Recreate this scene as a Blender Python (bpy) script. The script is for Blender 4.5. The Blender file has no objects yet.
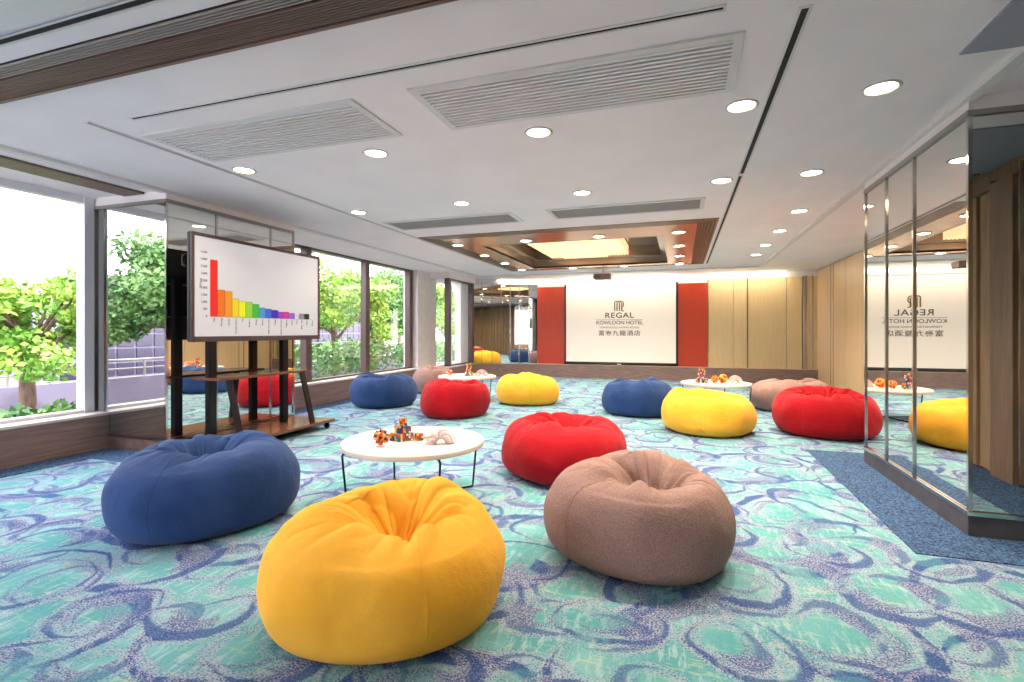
import bpy, bmesh, math, random
from mathutils import Vector, Matrix, noise
C = bpy.context.scene.collection
PI = math.pi
CEIL = 2.57

# ------------------------------------------------------------------ materials
def lin(c):
    return tuple((x/255/12.92 if x/255 <= .04045 else ((x/255+.055)/1.055)**2.4) for x in c) + (1,)
def mat(name, rgb, rough=.6, metal=0, spec=.5, emit=None, estr=0, sheen=0, coat=0):
    m = bpy.data.materials.new(name); m.use_nodes = True
    b = m.node_tree.nodes['Principled BSDF']
    b.inputs['Base Color'].default_value = lin(rgb)
    b.inputs['Roughness'].default_value = rough
    b.inputs['Metallic'].default_value = metal
    b.inputs['Specular IOR Level'].default_value = spec
    if sheen: b.inputs['Sheen Weight'].default_value = sheen
    if coat: b.inputs['Coat Weight'].default_value = coat; b.inputs['Coat Roughness'].default_value = .08
    if emit:
        b.inputs['Emission Color'].default_value = lin(emit); b.inputs['Emission Strength'].default_value = estr
    return m
class NT:
    def __init__(s, m): s.t = m.node_tree; s.b = s.t.nodes['Principled BSDF']
    def n(s, typ, **k):
        x = s.t.nodes.new(typ)
        for a, v in k.items():
            if a.startswith('i_'):
                x.inputs[a[2:].replace('_', ' ')].default_value = v
            else: setattr(x, a, v)
        return x
    def l(s, a, b): s.t.links.new(a, b)
    def math(s, op, a, b=None, c=None, clamp=False):
        x = s.t.nodes.new('ShaderNodeMath'); x.operation = op; x.use_clamp = clamp
        for i, v in enumerate((a, b, c)):
            if v is None: continue
            if isinstance(v, (int, float)): x.inputs[i].default_value = v
            else: s.l(v, x.inputs[i])
        return x.outputs[0]
    def vmath(s, op, a, b=None):
        x = s.t.nodes.new('ShaderNodeVectorMath'); x.operation = op
        for i, v in enumerate((a, b)):
            if v is None: continue
            if isinstance(v, (tuple, list)): x.inputs[i].default_value = v
            else: s.l(v, x.inputs[i])
        return x.outputs['Value'] if op in ('LENGTH', 'DOT_PRODUCT', 'DISTANCE') else x.outputs[0]
    def mix(s, f, a, b):
        x = s.t.nodes.new('ShaderNodeMix'); x.data_type = 'RGBA'
        for sock, v in ((x.inputs['Factor'], f), (x.inputs[6], a), (x.inputs[7], b)):
            if isinstance(v, (int, float)): sock.default_value = v
            elif isinstance(v, tuple): sock.default_value = v
            else: s.l(v, sock)
        return x.outputs[2]
    def ramp(s, f, lo, hi):
        x = s.t.nodes.new('ShaderNodeMapRange'); x.interpolation_type = 'SMOOTHSTEP'
        s.l(f, x.inputs[0]); x.inputs[1].default_value = lo; x.inputs[2].default_value = hi
        return x.outputs[0]
    def co(s, scale=(1, 1, 1), rot=(0, 0, 0)):
        t = s.n('ShaderNodeTexCoord'); mp = s.n('ShaderNodeMapping')
        mp.inputs['Scale'].default_value = scale; mp.inputs['Rotation'].default_value = rot
        s.l(t.outputs['Object'], mp.inputs[0]); return mp.outputs[0]
    def noise(s, vec, scale, detail=2, rough=.5):
        x = s.n('ShaderNodeTexNoise'); x.inputs['Scale'].default_value = scale
        x.inputs['Detail'].default_value = detail; x.inputs['Roughness'].default_value = rough
        s.l(vec, x.inputs['Vector']); return x
    def bump(s, h, strength, dist=.01):
        x = s.n('ShaderNodeBump'); x.inputs['Strength'].default_value = strength; x.inputs['Distance'].default_value = dist
        s.l(h, x.inputs['Height']); s.l(x.outputs[0], s.b.inputs['Normal'])

def mottled(name, a, b, scale=(1, 1, 1), ns=5, rough=.6, detail=3, bump=0, lo=.35, hi=.65, **k):
    m = mat(name, a, rough, **k); t = NT(m)
    v = t.co(scale); n = t.noise(v, ns, detail).outputs['Fac']
    t.l(t.mix(t.ramp(n, lo, hi), lin(a), lin(b)), t.b.inputs['Base Color'])
    if bump: t.bump(n, bump)
    return m

def fabric(name, a, b, fleck=0):
    m = mat(name, a, .9, spec=.15, sheen=.08); t = NT(m)
    v = t.co(); n1 = t.noise(v, 3, 2).outputs['Fac']; n2 = t.noise(v, 260, 2).outputs['Fac']
    c = t.mix(t.ramp(n1, .35, .65), lin(a), lin(b))
    if fleck:
        n3 = t.noise(v, 240, 2, .7).outputs['Fac']
        c = t.mix(t.math('MULTIPLY', t.ramp(n3, .5, .64), fleck), c, lin((205, 175, 160)))
        n4 = t.noise(v, 210, 2, .7).outputs['Fac']
        c = t.mix(t.math('MULTIPLY', t.ramp(n4, .52, .66), fleck), c, lin((95, 72, 72)))
    t.l(c, t.b.inputs['Base Color'])
    w = t.noise(v, 8, 5, .6).outputs['Fac']
    t.bump(t.math('ADD', t.math('MULTIPLY', w, 2.4), t.math('MULTIPLY', n2, .25)), .5, .014)
    return m

def carpet():
    m = mat('swirl_carpet', (110, 195, 190), .95, spec=.1); t = NT(m)
    v0 = t.co()
    d = t.noise(v0, 1.3, 2); dd = t.vmath('SUBTRACT', d.outputs['Color'], (.5, .5, .5))
    sc = t.n('ShaderNodeVectorMath', operation='SCALE'); t.l(dd, sc.inputs[0]); sc.inputs['Scale'].default_value = .32
    v = t.vmath('ADD', v0, sc.outputs[0])
    vn = t.n('ShaderNodeVectorMath', operation='MULTIPLY'); t.l(v, vn.inputs[0]); vn.inputs[1].default_value = (1, 1, 0); v = vn.outputs[0]
    fine = t.noise(v0, 120, 2, .8).outputs['Fac']
    mid = t.noise(v0, 7, 3, .6).outputs['Fac']
    big = t.noise(v0, 2.2, 2).outputs['Fac']
    streak = t.noise(t.co((14, 3.2, 1), (0, 0, .7)), 2.4, 3, .7).outputs['Fac']
    # ground: teal through pale aqua with streaks of sand green
    teal, aqua, pale, sand = lin((84, 156, 162)), lin((120, 178, 182)), lin((172, 196, 202)), lin((180, 192, 160))
    base = t.mix(t.ramp(big, .38, .62), teal, aqua)
    base = t.mix(t.math('MULTIPLY', t.ramp(streak, .50, .62), .6), base, pale)
    streak2 = t.noise(t.co((3, 15, 1), (0, 0, .4)), 2.2, 3, .7).outputs['Fac']
    base = t.mix(t.math('MULTIPLY', t.ramp(streak2, .54, .66), .6), base, sand)
    navy, blue, lilac = lin((50, 72, 126)), lin((62, 98, 158)), lin((168, 170, 192))
    patch = t.ramp(t.noise(v0, 1.7, 2).outputs['Fac'], .32, .5)
    def layer(base, scale, off, r1, r2, wid, amt, shift):
        p = t.vmath('ADD', v, off)
        vo = t.n('ShaderNodeTexVoronoi', voronoi_dimensions='2D'); vo.inputs['Scale'].default_value = scale; vo.inputs['Randomness'].default_value = .55
        t.l(p, vo.inputs['Vector'])
        rel = t.vmath('SUBTRACT', p, vo.outputs['Position'])
        ro = t.vmath('SUBTRACT', vo.outputs['Color'], (.5, .5, 0))
        s2 = t.n('ShaderNodeVectorMath', operation='MULTIPLY'); t.l(ro, s2.inputs[0]); s2.inputs[1].default_value = (shift, shift, 0)
        rel = t.vmath('MULTIPLY', rel, (1, 1, 0))
        dA = t.vmath('LENGTH', rel)
        dB = t.vmath('LENGTH', t.vmath('SUBTRACT', rel, s2.outputs[0]))
        dC = t.vmath('LENGTH', t.vmath('ADD', rel, s2.outputs[0]))
        rag = t.math('MULTIPLY', t.math('SUBTRACT', fine, .5), .05)
        rag2 = t.math('MULTIPLY', t.math('SUBTRACT', mid, .5), .07)
        jit = t.math('ADD', rag, rag2)
        def inside(dv, r): return t.ramp(t.math('SUBTRACT', r, t.math('ADD', dv, jit)), -.006, .006)
        def cres(d1, ra, d2, rb): return t.math('MULTIPLY', inside(d1, ra), t.math('SUBTRACT', 1, inside(d2, rb)))
        # speckled lilac body round the crescent, then navy crescent, then inner one
        spk = t.math('MULTIPLY', cres(dA, r1 + .03, dB, r1 - wid * 1.1), t.ramp(fine, .46, .56))
        base = t.mix(t.math('MULTIPLY', t.math('MULTIPLY', spk, .8), patch), base, lilac)
        spn = t.math('MULTIPLY', cres(dA, r1 + .03, dB, r1 - wid * 1.3), t.math('SUBTRACT', 1, t.ramp(fine, .40, .46)))
        base = t.mix(t.math('MULTIPLY', t.math('MULTIPLY', spn, .7), patch), base, navy)
        cr = cres(dA, r1, dB, r1 - wid * .45)
        brk = t.ramp(t.math('ADD', mid, big), .82, .95)
        cr = t.math('MULTIPLY', cr, t.math('MULTIPLY', t.ramp(fine, .30, .44), amt))
        base = t.mix(t.math('MULTIPLY', cr, t.math('ADD', .3, t.math('MULTIPLY', brk, .7))), base, t.mix(t.ramp(fine, .45, .6), navy, blue))
        cr2 = t.math('MULTIPLY', cres(dC, r2, dB, r2 + .01), t.math('MULTIPLY', t.ramp(fine, .34, .46), .8))
        base = t.mix(cr2, base, t.mix(t.ramp(fine, .45, .6), navy, lilac))
        ins = t.math('MULTIPLY', inside(dB, r2 * .75), .35)
        base = t.mix(ins, base, teal)
        return base
    base = layer(base, 1.35, (.3, .9, 0), .36, .21, .075, .95, .14)
    base = layer(base, 2.3, (7.7, 5.9, 0), .17, .09, .05, .7, .09)
    base = layer(base, 1.9, (4.1, 2.3, 0), .22, .11, .05, .85, .10)
    base = t.mix(t.math('MULTIPLY', t.ramp(fine, .56, .7), .25), base, lin((200, 212, 220)))
    t.l(base, t.b.inputs['Base Color'])
    t.bump(fine, .5, .004)
    return m

def wood(name, a, b, scale=(30, 30, 1.2), ns=1.5, rough=.5, **k):
    return mottled(name, a, b, scale, ns, rough, 4, lo=.3, hi=.7, **k)

def glass_mat():
    m = bpy.data.materials.new('window_glass'); m.use_nodes = True; t = m.node_tree; t.nodes.clear()
    o = t.nodes.new('ShaderNodeOutputMaterial'); mx = t.nodes.new('ShaderNodeMixShader'); tr = t.nodes.new('ShaderNodeBsdfTransparent')
    gl = t.nodes.new('ShaderNodeBsdfGlossy'); gl.inputs['Roughness'].default_value = .02
    fr = t.nodes.new('ShaderNodeFresnel'); fr.inputs['IOR'].default_value = 1.25
    tr.inputs['Color'].default_value = (.97, .985, .98, 1)
    mu = t.nodes.new('ShaderNodeMath'); mu.operation = 'MULTIPLY'; mu.inputs[1].default_value = .18; t.links.new(fr.outputs[0], mu.inputs[0]); t.links.new(mu.outputs[0], mx.inputs[0]); t.links.new(tr.outputs[0], mx.inputs[1]); t.links.new(gl.outputs[0], mx.inputs[2]); t.links.new(mx.outputs[0], o.inputs[0])
    return m

M = {}
M['ceiling'] = mottled('ceiling_paint', (238, 231, 233), (242, 235, 237), ns=2, rough=.75)
M['trim_white'] = mat('white_trim_paint', (214, 212, 212), .5)
M['trim_grey'] = mat('grey_metal_trim', (150, 145, 142), .35, .3)
M['dark'] = mat('dark_slot', (28, 26, 26), .8)
M['grille_brown'] = wood('brown_grille_wood', (122, 96, 84), (98, 76, 66), (1, 40, 40), 2)
M['carpet'] = carpet()
M['border'] = mottled('dark_blue_border_carpet', (22, 32, 66), (70, 112, 156), ns=90, rough=.95, detail=2, bump=.4)
M['wood_panel'] = wood('pale_wood_veneer', (214, 190, 146), (206, 181, 136), (22, 22, 1.2), 1.6, .42)
M['wood_side'] = wood('honey_wood_veneer', (216, 184, 144), (209, 175, 135), (22, 22, .6), 1.0, .38)
M['ledge'] = wood('mauve_grained_laminate', (146, 122, 114), (120, 98, 92), (2, 1.2, 26), 2.2, .4)
M['sill'] = mat('white_stone_sill', (225, 218, 212), .25)
M['red_panel'] = wood('orange_red_lacquer', (186, 60, 28), (178, 54, 24), (26, 26, 1), 1.5, .35)
M['mirror'] = mat('mirror', (226, 226, 222), .012, 1)
M['chrome'] = mat('polished_chrome', (200, 195, 190), .12, 1)
M['plinth'] = mottled('dark_grey_plinth', (84, 80, 82), (70, 66, 68), ns=8, rough=.35)
M['plinth_brown'] = mottled('brown_plinth', (112, 92, 82), (92, 74, 66), ns=8, rough=.35)
M['mullion'] = mat('brown_window_frame', (92, 74, 72), .4, .2)
M['frame_white'] = mat('white_window_frame', (226, 224, 230), .4)
M['stone'] = mottled('grey_stone_column', (232, 226, 224), (224, 218, 216), ns=6, rough=.3)
M['glass'] = glass_mat()
M['rib'] = wood('brown_ribbed_wall', (178, 146, 108), (156, 126, 92), (20, 20, 1.5), 2, .45)
M['rib_frame'] = wood('brown_door_frame', (146, 118, 92), (126, 102, 80), (20, 20, 1.5), 2, .4)
M['bronze'] = mottled('bronze_lacquer', (206, 158, 120), (190, 140, 102), ns=2, rough=.22, metal=.55)
M['bronze_dark'] = wood('dark_bronze_ribs', (120, 84, 62), (98, 66, 48), (30, 1, 1), 3, .35, metal=.3)
M['recess'] = mottled('bronze_grey_recess', (160, 148, 134), (142, 130, 118), ns=1.5, rough=.2, metal=.4)
M['crystal'] = mottled('crystal_strands', (250, 226, 196), (226, 190, 150), ns=60, rough=.3, emit=(255, 214, 165), estr=.55)
M['lamp'] = mat('downlight_lens', (255, 240, 220), .5, emit=(255, 226, 190), estr=34)
M['led'] = mat('led_strip', (255, 240, 220), .5, emit=(255, 232, 198), estr=3)
M['lamp_trim'] = mat('downlight_trim', (206, 198, 192), .35, .2)
M['bezel'] = mat('tv_bezel', (84, 70, 74), .35, .4)
M['black'] = mat('black_plastic', (20, 20, 24), .4)
M['black_metal'] = mat('black_metal', (22, 22, 24), .35, .6)
M['stand'] = mat('black_post_steel', (32, 30, 36), .3, .4)
M['stand_wood'] = wood('brown_stand_board', (112, 74, 52), (94, 60, 42), (20, 2, 20), 2, .22)
M['tv_screen'] = mat('lit_screen', (120, 120, 120), .12, emit=(226, 222, 226), estr=.31)
M['proj'] = mat('projection_screen', (232, 222, 212), .8, emit=(255, 242, 228), estr=.10)  # slight emission stands in for the projector's light on the fabric
M['ink'] = mat('grey_brown_print', (82, 66, 54), .7)
M['gold_ink'] = mat('gold_print', (116, 88, 48), .6)
M['tabletop'] = mat('cream_table_top', (226, 212, 200), .3)
M['leaf'] = mottled('leaf_green', (92, 148, 52), (168, 200, 84), ns=2.5, rough=.55)
M['leaf_dark'] = mottled('leaf_dark', (66, 112, 58), (120, 158, 88), ns=2.5, rough=.55)
for k in ('leaf', 'leaf_dark'):
    M[k].node_tree.nodes['Principled BSDF'].inputs['Transmission Weight'].default_value = 0
M['bark'] = mottled('bark', (134, 110, 96), (100, 82, 72), (1, 1, .2), 14, .9)
M['ground'] = mottled('pale_paving', (118, 116, 114), (104, 104, 102), ns=1.5, rough=.9)
M['hedge'] = mottled('hedge_green', (86, 130, 56), (130, 168, 80), ns=12, rough=.8)
M['facade'] = mat('pale_lilac_facade', (128, 120, 142), .7)
M['facade_glass'] = mat('facade_glass', (58, 54, 76), .2)
M['bag_yellow'] = fabric('yellow_canvas', (250, 187, 66), (247, 180, 56))
M['bag_blue'] = fabric('blue_canvas', (46, 74, 124), (38, 64, 112))
M['bag_red'] = fabric('red_canvas', (170, 17, 31), (158, 13, 26))
M['bag_mauve'] = fabric('taupe_tweed', (152, 122, 116), (142, 112, 106), .42)

# ------------------------------------------------------------------ geometry helpers
def link(name, bm, m, parent=None, smooth=False):
    me = bpy.data.meshes.new(name); bm.normal_update(); bm.to_mesh(me); bm.free()
    o = bpy.data.objects.new(name, me); C.objects.link(o)
    for x in (m if isinstance(m, (list, tuple)) else [m]): me.materials.append(x)
    if parent: o.parent = parent
    if smooth: me.polygons.foreach_set('use_smooth', [True]*len(me.polygons))
    return o
def box(bm, x0, x1, y0, y1, z0, z1, mi=0, bev=0):
    r = bmesh.ops.create_cube(bm, size=1, matrix=Matrix.Translation(((x0+x1)/2, (y0+y1)/2, (z0+z1)/2)) @ Matrix.Diagonal((x1-x0, y1-y0, z1-z0, 1)))
    fs = {f for v in r['verts'] for f in v.link_faces}
    for f in fs: f.material_index = mi
    if bev:
        bmesh.ops.bevel(bm, geom=list({e for v in r['verts'] for e in v.link_edges}), offset=bev, segments=2, affect='EDGES')
def bx(*a, **k):
    bm = bmesh.new(); box(bm, *a, **k); return bm
def cyl(bm, p, r, h, seg=24, r2=None, mi=0, rot=None):
    mt = Matrix.Translation(p)
    if rot is not None: mt = mt @ rot
    x = bmesh.ops.create_cone(bm, cap_ends=True, segments=seg, radius1=r, radius2=r if r2 is None else r2, depth=h, matrix=mt)
    for v in x['verts']:
        for f in v.link_faces: f.material_index = mi
def tube(bm, pts, r, seg=8, closed=False):
    pts = [Vector(p) for p in pts]; rings = []; n = len(pts)
    for i, p in enumerate(pts):
        a = pts[i-1] if (i or closed) else p; b = pts[(i+1) % n] if (i < n-1 or closed) else p
        t = (b-a).normalized(); u = t.orthogonal().normalized() if i == 0 else (u0 - t*u0.dot(t)).normalized()
        u0 = u; w = t.cross(u)
        rr = r[i] if isinstance(r, (list, tuple)) else r
        rings.append([bm.verts.new(p+(u*math.cos(k*2*PI/seg)+w*math.sin(k*2*PI/seg))*rr) for k in range(seg)])
    for i in range(n if closed else n-1):
        A, B = rings[i], rings[(i+1) % n]
        for k in range(seg): bm.faces.new((A[k], A[(k+1) % seg], B[(k+1) % seg], B[k]))
    if not closed: bm.faces.new(rings[0][::-1]); bm.faces.new(rings[-1])
def empty(name, loc=(0, 0, 0), rz=0, label=None, cat=None, group=None, kind=None):
    o = bpy.data.objects.new(name, None); C.objects.link(o); o.location = loc; o.rotation_euler = (0, 0, rz)
    return tag(o, label, cat, group, kind)
def tag(o, label=None, cat=None, group=None, kind=None):
    if label: o['label'] = label
    if cat: o['category'] = cat
    if group: o['group'] = group
    if kind: o['kind'] = kind
    return o
def struct(name, bm, m, label=None, cat=None):
    return tag(link(name, bm, m), label, cat, None, 'structure')
def copy_tree(o, parent=None):
    c = o.copy(); C.objects.link(c)
    if parent is not None: c.parent = parent
    for ch in [x for x in C.objects if x.parent == o]: copy_tree(ch, c)
    return c

# ------------------------------------------------------------------ room shell
XL, XR, YB, YR = -5.8, 2.9, 12.9, -3.0
XS = 2.5                       # right wall in front of the pillar
struct('floor', bx(XL-.1, XR+.1, YR-.1, YB+.1, -.12, 0), M['carpet'], 'aqua and blue carpet with large swirling crescents', 'carpet')
# dark blue border strips
def border(n, parts, label):
    bm = bmesh.new()
    for p in parts: box(bm, *p, 0, .006)
    struct(n, bm, M['border'], label, 'carpet border')
border('trim_1', [(1.2, XR, 3.27, 3.65), (1.2, 1.6, 3.65, 5.40), (1.2, XR, 5.40, 5.78)], 'dark blue carpet border around the right mirrored pillar')
border('trim_2', [(XL, -4.35, 3.25, 3.60), (-4.75, -4.35, 3.60, 5.30), (XL, -4.35, 5.30, 5.70), (-5.55, -5.26, YR, 3.25), (-5.55, -5.26, 5.70, YB-.05)], 'dark blue carpet border along the window ledge')
border('trim_3', [(2.05, XS, YR, 3.27)], 'dark blue carpet border along the ribbed wall')

# ceiling with a hole for the coffer and for vents
cf = (-3.66, .44, 6.58, 10.97)     # coffer outline
bm = bmesh.new()
box(bm, -6.1, cf[0], YR, YB+.1, CEIL, CEIL+.1); box(bm, cf[1], XR+.1, YR, YB+.1, CEIL, CEIL+.1)
box(bm, cf[0], cf[1], YR, cf[2], CEIL, CEIL+.1); box(bm, cf[0], cf[1], cf[3], YB+.1, CEIL, CEIL+.1)
struct('ceiling', bm, M['ceiling'], 'white painted ceiling', 'ceiling')
bm = bmesh.new(); box(bm, -6.4, 3.3, YR-.3, YB+.5, 3.15, 3.35); struct('roof_slab', bm, M['trim_white'])
# perimeter step mouldings
def mould(n, x0, x1, y0, y1, d, m, label):
    struct(n, bx(x0, x1, y0, y1, CEIL-d, CEIL+.004), m, label, 'moulding')
mould('trim_4', -4.80, -4.73, YR, 11.72, .028, M['trim_white'], 'slim white ceiling moulding on the window side')
mould('trim_5', 1.56, 1.63, YR, 11.72, .028, M['trim_white'], 'slim white ceiling moulding above the right pillar')
mould('trim_6', -4.80, 1.63, 11.72, 11.79, .028, M['trim_white'], 'slim white ceiling moulding in front of the far wall')
mould('trim_7', -5.30, -5.02, YR, 3.58, .02, M['grille_brown'], 'brown curtain track band at the window side ceiling')
# low soffit nearest the camera
mould('trim_8', -6, 1.3, YR, 1.40, .05, M['trim_white'], 'pale ceiling soffit at the near edge of the room')
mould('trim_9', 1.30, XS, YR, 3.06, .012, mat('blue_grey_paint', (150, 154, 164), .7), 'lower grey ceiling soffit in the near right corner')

# walls
bm = bmesh.new()
box(bm, XL-.3, -5.2, YR-.1, YR, 0, CEIL); box(bm, -2.4, XR+.1, YR-.1, YR, 0, CEIL); box(bm, -5.2, -2.4, YR-.1, YR, 0, .36); box(bm, -5.2, -2.4, YR-.1, YR, 2.48, CEIL)
struct('wall_rear', bm, M['wood_side'], 'wooden rear wall behind the camera with an opening added for fill light', 'wall')
bm = bmesh.new()
for k in range(3): box(bm, -5.2+k*1.36, -5.2+k*1.36+.08, YR-.09, YR-.01, .36, 2.48)
rw = empty('window_10', kind='structure', label='unseen rear window added for fill light behind the camera', cat='window')  # unseen window, added so daylight fills the bean bag fronts
link('window_frame', bm, M['mullion'], rw)
w = empty('wall_back', kind='structure', label='far wall with screen, red panels and pale wood', cat='wall')
link('wall_surface', bx(XL-.2, XR+.1, YB, YB+.1, 0, CEIL), M['trim_white'], w)
for a, b in ((.62, 1.155), (1.165, 1.455), (1.475, 2.265), (2.28, 2.585), (2.69, 2.785), (2.82, 2.895)):
    link('wood_panel', bx(a, b, YB-.03, YB, .34, 2.43), M['wood_panel'], w)
for a, b in ((.60, .62), (1.455, 1.475), (2.60, 2.64), (2.655, 2.685), (2.79, 2.812)):
    link('chrome_strip', bx(a, b, YB-.045, YB, .33, 2.44), M['chrome'], w)
for a, b in ((-3.59, -2.84), (-.08, .60)):
    link('red_panel', bx(a, b, YB-.05, YB, .34, 2.345, bev=.004), M['red_panel'], w)
cm = empty('wall_back_corner', (-3.83, YB-.03, 0), math.radians(25.3), 'diagonal mirrored corner between the windows and the red panel', 'wall', None, 'structure')
jx = (-1.52, -1.25, -.98, -.74, -.50, -.26, 0)
for a, b in zip(jx, jx[1:]):
    link('mirror_panel', bx(a+.006, b-.006, 0, .02, .34, 2.43), M['mirror'], cm)
for a in jx[1:]:
    link('chrome_strip', bx(a-.012, a+.012, -.012, .0, .33, 2.44), M['chrome'], cm)
link('backing', bx(-1.8, 0, .02, .1, 0, CEIL), M['trim_white'], cm)
link('ledge', bx(-1.56, .02, -.06, .05, 0, .335, bev=.004), M['ledge'], cm)
link('mirror_panel', bx(-3.83, -3.60, YB-.035, YB, .34, 2.43), M['mirror'], w)
link('ledge', bx(-3.84, XR, YB-.09, YB, 0, .33, bev=.004), M['ledge'], w)
link('ledge_top', bx(-3.84, XR, YB-.095, YB, .33, .343), mat('ledge_edge', (206, 178, 150), .35), w)
# lit cove above the panels
t = empty('cove_light', (0, 0, 0), 0, 'long warm light strip glowing above the far wall panels', 'strip light')
link('housing', bx(-4.5, 2.27, YB-.10, YB-.0, 2.545, 2.569), M['trim_white'], t)
for a, b in ((-4.4, -3.05), (-2.98, -1.65), (-1.58, -.15), (-.06, .93), (1.0, 2.26)):
    link('light_tube', bx(a, b, YB-.05, YB-.015, 2.455, 2.54), M['led'], t)

link('glass', bx(-5.2, -2.4, YR-.055, YR-.045, .36, 2.48), M['glass'], rw)
# right wall beyond the pillar: honey wood panels
w = empty('wall_right', kind='structure', label='right wall of tall honey wood panels', cat='wall')
link('wall_surface', bx(XR+.02, XR+.12, YR, YB, 0, CEIL), M['trim_grey'], w)
ys = [12.88, 11.78, 10.82, 9.88, 8.93, 8.0, 7.05, 6.12, 5.40]
for a, b in zip(ys, ys[1:]):
    link('wood_panel', bx(XR-.01, XR+.02, b+.008, a-.008, .02, CEIL-.03), M['wood_side'], w)
link('chrome_strip', bx(XR-.022, XR+.02, 11.770, 11.79, 0, CEIL-.03), M['chrome'], w)
link('chrome_strip', bx(XR-.022, XR+.02, 11.60, 11.612, 0, CEIL-.03), M['chrome'], w)
# near right wall, ribbed brown
w = empty('wall_right_near', kind='structure', label='near right wall of brown vertical ribs', cat='wall')
link('wall_surface', bx(XS+.02, XS+.12, YR, 3.65, 0, CEIL), M['rib_frame'], w)
bm = bmesh.new(); y = YR; k = 0
rnd = random.Random(4)
while y < 2.0:
    wd = (.16, .05, .11)[k % 3]; box(bm, XS-.035 if k % 3 else XS-.015, XS+.02, y, y+wd-.012, .02, 2.38, bev=.004); y += wd; k += 1
link('ribs', bm, M['rib'], w)
link('door_frame', bx(XS-.06, XS+.02, 2.05, 2.35, 0, 2.42), M['rib_frame'], w)
link('header', bx(XS-.06, XS+.02, YR, 2.05, 2.38, 2.45), M['rib_frame'], w)
link('chrome_strip', bx(XS-.05, XS+.02, 2.40, 2.42, 0, 2.5), M['chrome'], w)

# mirrored pillars
def pillar(name, label, xf, xb, y0, y1, joints, plinth_m, face_joints, side):
    p = empty(name, kind='structure', label=label, cat='pillar')
    a, b = (xf, xb) if side > 0 else (xb, xf)
    e = .012
    link('pillar_core', bx(a+e if side > 0 else a, b if side > 0 else b-e, y0+e, y1, 0, CEIL), M['trim_grey'], p)
    link('plinth', bx(a-.012*(side > 0), b+.012*(side < 0), y0-.012, y1, 0, .125, bev=.003), plinth_m, p)
    for u, v in zip(joints, joints[1:]):
        link('mirror_panel', bx(xf if side > 0 else xf-e, xf+e if side > 0 else xf, u+.004, v-.004, .15, 2.45), M['mirror'], p)
    for u, v in zip(face_joints, face_joints[1:]):
        link('mirror_panel', bx(u+.004, v-.004, y0, y0+e, .15, 2.45), M['mirror'], p)
    for u in joints:
        g = .011
        link('chrome_strip', bx(xf-g, xf+g, u-.011, u+.011, .14, 2.46), M['chrome'], p)
    for u in face_joints[1:-1] if len(face_joints) > 2 else []:
        link('chrome_strip', bx(u-.011, u+.011, y0-.011, y0+.011, .14, 2.46), M['chrome'], p)
    link('bottom_rail', bx(a-.018*(side > 0), b+.018*(side < 0), y0-.018, y1, .125, .148), M['chrome'], p)
    link('top_rail', bx(a-.018*(side > 0), b+.018*(side < 0), y0-.018, y1, 2.455, 2.485), M['trim_grey'], p)
    link('header', bx(a-.006*(side > 0), b+.006*(side < 0), y0-.006, y1, 2.485, CEIL), M['ceiling'], p)
pillar('wall_right_pillar', 'mirror clad pillar with chrome strips on the right', 1.6, XR+.02, 3.65, 5.40, (3.65, 4.39, 4.91, 5.40), M['plinth'], (1.6, 2.25, XR), 1)
pillar('wall_left_pillar', 'mirror clad pillar with chrome strips on the left', -4.75, -5.95, 3.60, 5.30, (3.60, 4.16, 4.92, 5.30), M['plinth_brown'], (-5.95, -5.62, -4.75), -1)

# window wall: ledge, sill and windows
def ledge(n, y0, y1, label):
    w = empty(n, kind='structure', label=label, cat='ledge')
    link('ledge_front', bx(-5.95, -5.55, y0, y1, -.05, .345, bev=.003), M['ledge'], w)
    link('sill', bx(-5.95, -5.535, y0, y1, .345, .37, bev=.003), M['sill'], w)
    return w
ledge('wall_left', YR, 3.60, 'wood grained ledge with white sill under the near window')
ledge('wall_left_far', 5.30, YB, 'wood grained ledge with white sill under the far windows')
wi = [0]
def window(x, y0, y1, m, label, fw=.05, top=2.50, posts=(True, True), zt=CEIL):
    wi[0] += 1
    w = empty('window_%d' % wi[0], kind='structure', label=label, cat='window')
    bm = bmesh.new()
    box(bm, x-.05, x+.05, y0, y1, .37, .40); box(bm, x-.05, x+.05, y0, y1, top, zt)
    if posts[0]: box(bm, x-.06, x+.06, y0, y0+fw, .37, zt)
    if posts[1]: box(bm, x-.06, x+.06, y1-fw, y1, .37, zt)
    link('window_frame', bm, m, w)
    link('glass', bx(x-.006, x+.006, y0+.01, y1-.01, .39, top+.01), M['glass'], w)
window(-5.8, -2.98, .30, M['frame_white'], 'window behind the camera on the left side')
window(-5.8, .30, 3.58, M['frame_white'], 'large near left window with white frame looking onto a tree', .09)
window(-5.8, 5.32, 6.82, M['mullion'], 'window right of the television with brown mullion', .13, 2.54)
window(-5.8, 6.82, 8.45, M['mullion'], 'window with brown mullion, second beyond the left pillar', .13, 2.54, (False, True))
window(-5.8, 8.45, 10.10, M['mullion'], 'window just before the pale stone column', .13, 2.54, (False, True))
struct('wall_left_column', bx(-5.98, -5.62, 10.12, 11.02, .37, CEIL), M['stone'], 'pale stone column between the far windows', 'column')
window(-5.8, 11.02, 12.2, M['frame_white'], 'pale window strip just beyond the stone column', .06, 2.5)
link('ledge_front', bx(-5.95, -5.10, 10.72, 12.25, -.04, .335, bev=.003), M['ledge'], bpy.data.objects['wall_left_far'])
window(-5.2, 10.74, 12.24, M['mullion'], 'dark framed window in the far left corner', .11, 2.40, (True, True), 2.44)
link('header', bx(-5.95, -5.12, 10.70, 12.45, 2.44, CEIL), M['ceiling'], bpy.data.objects['wall_left_far'])

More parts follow.
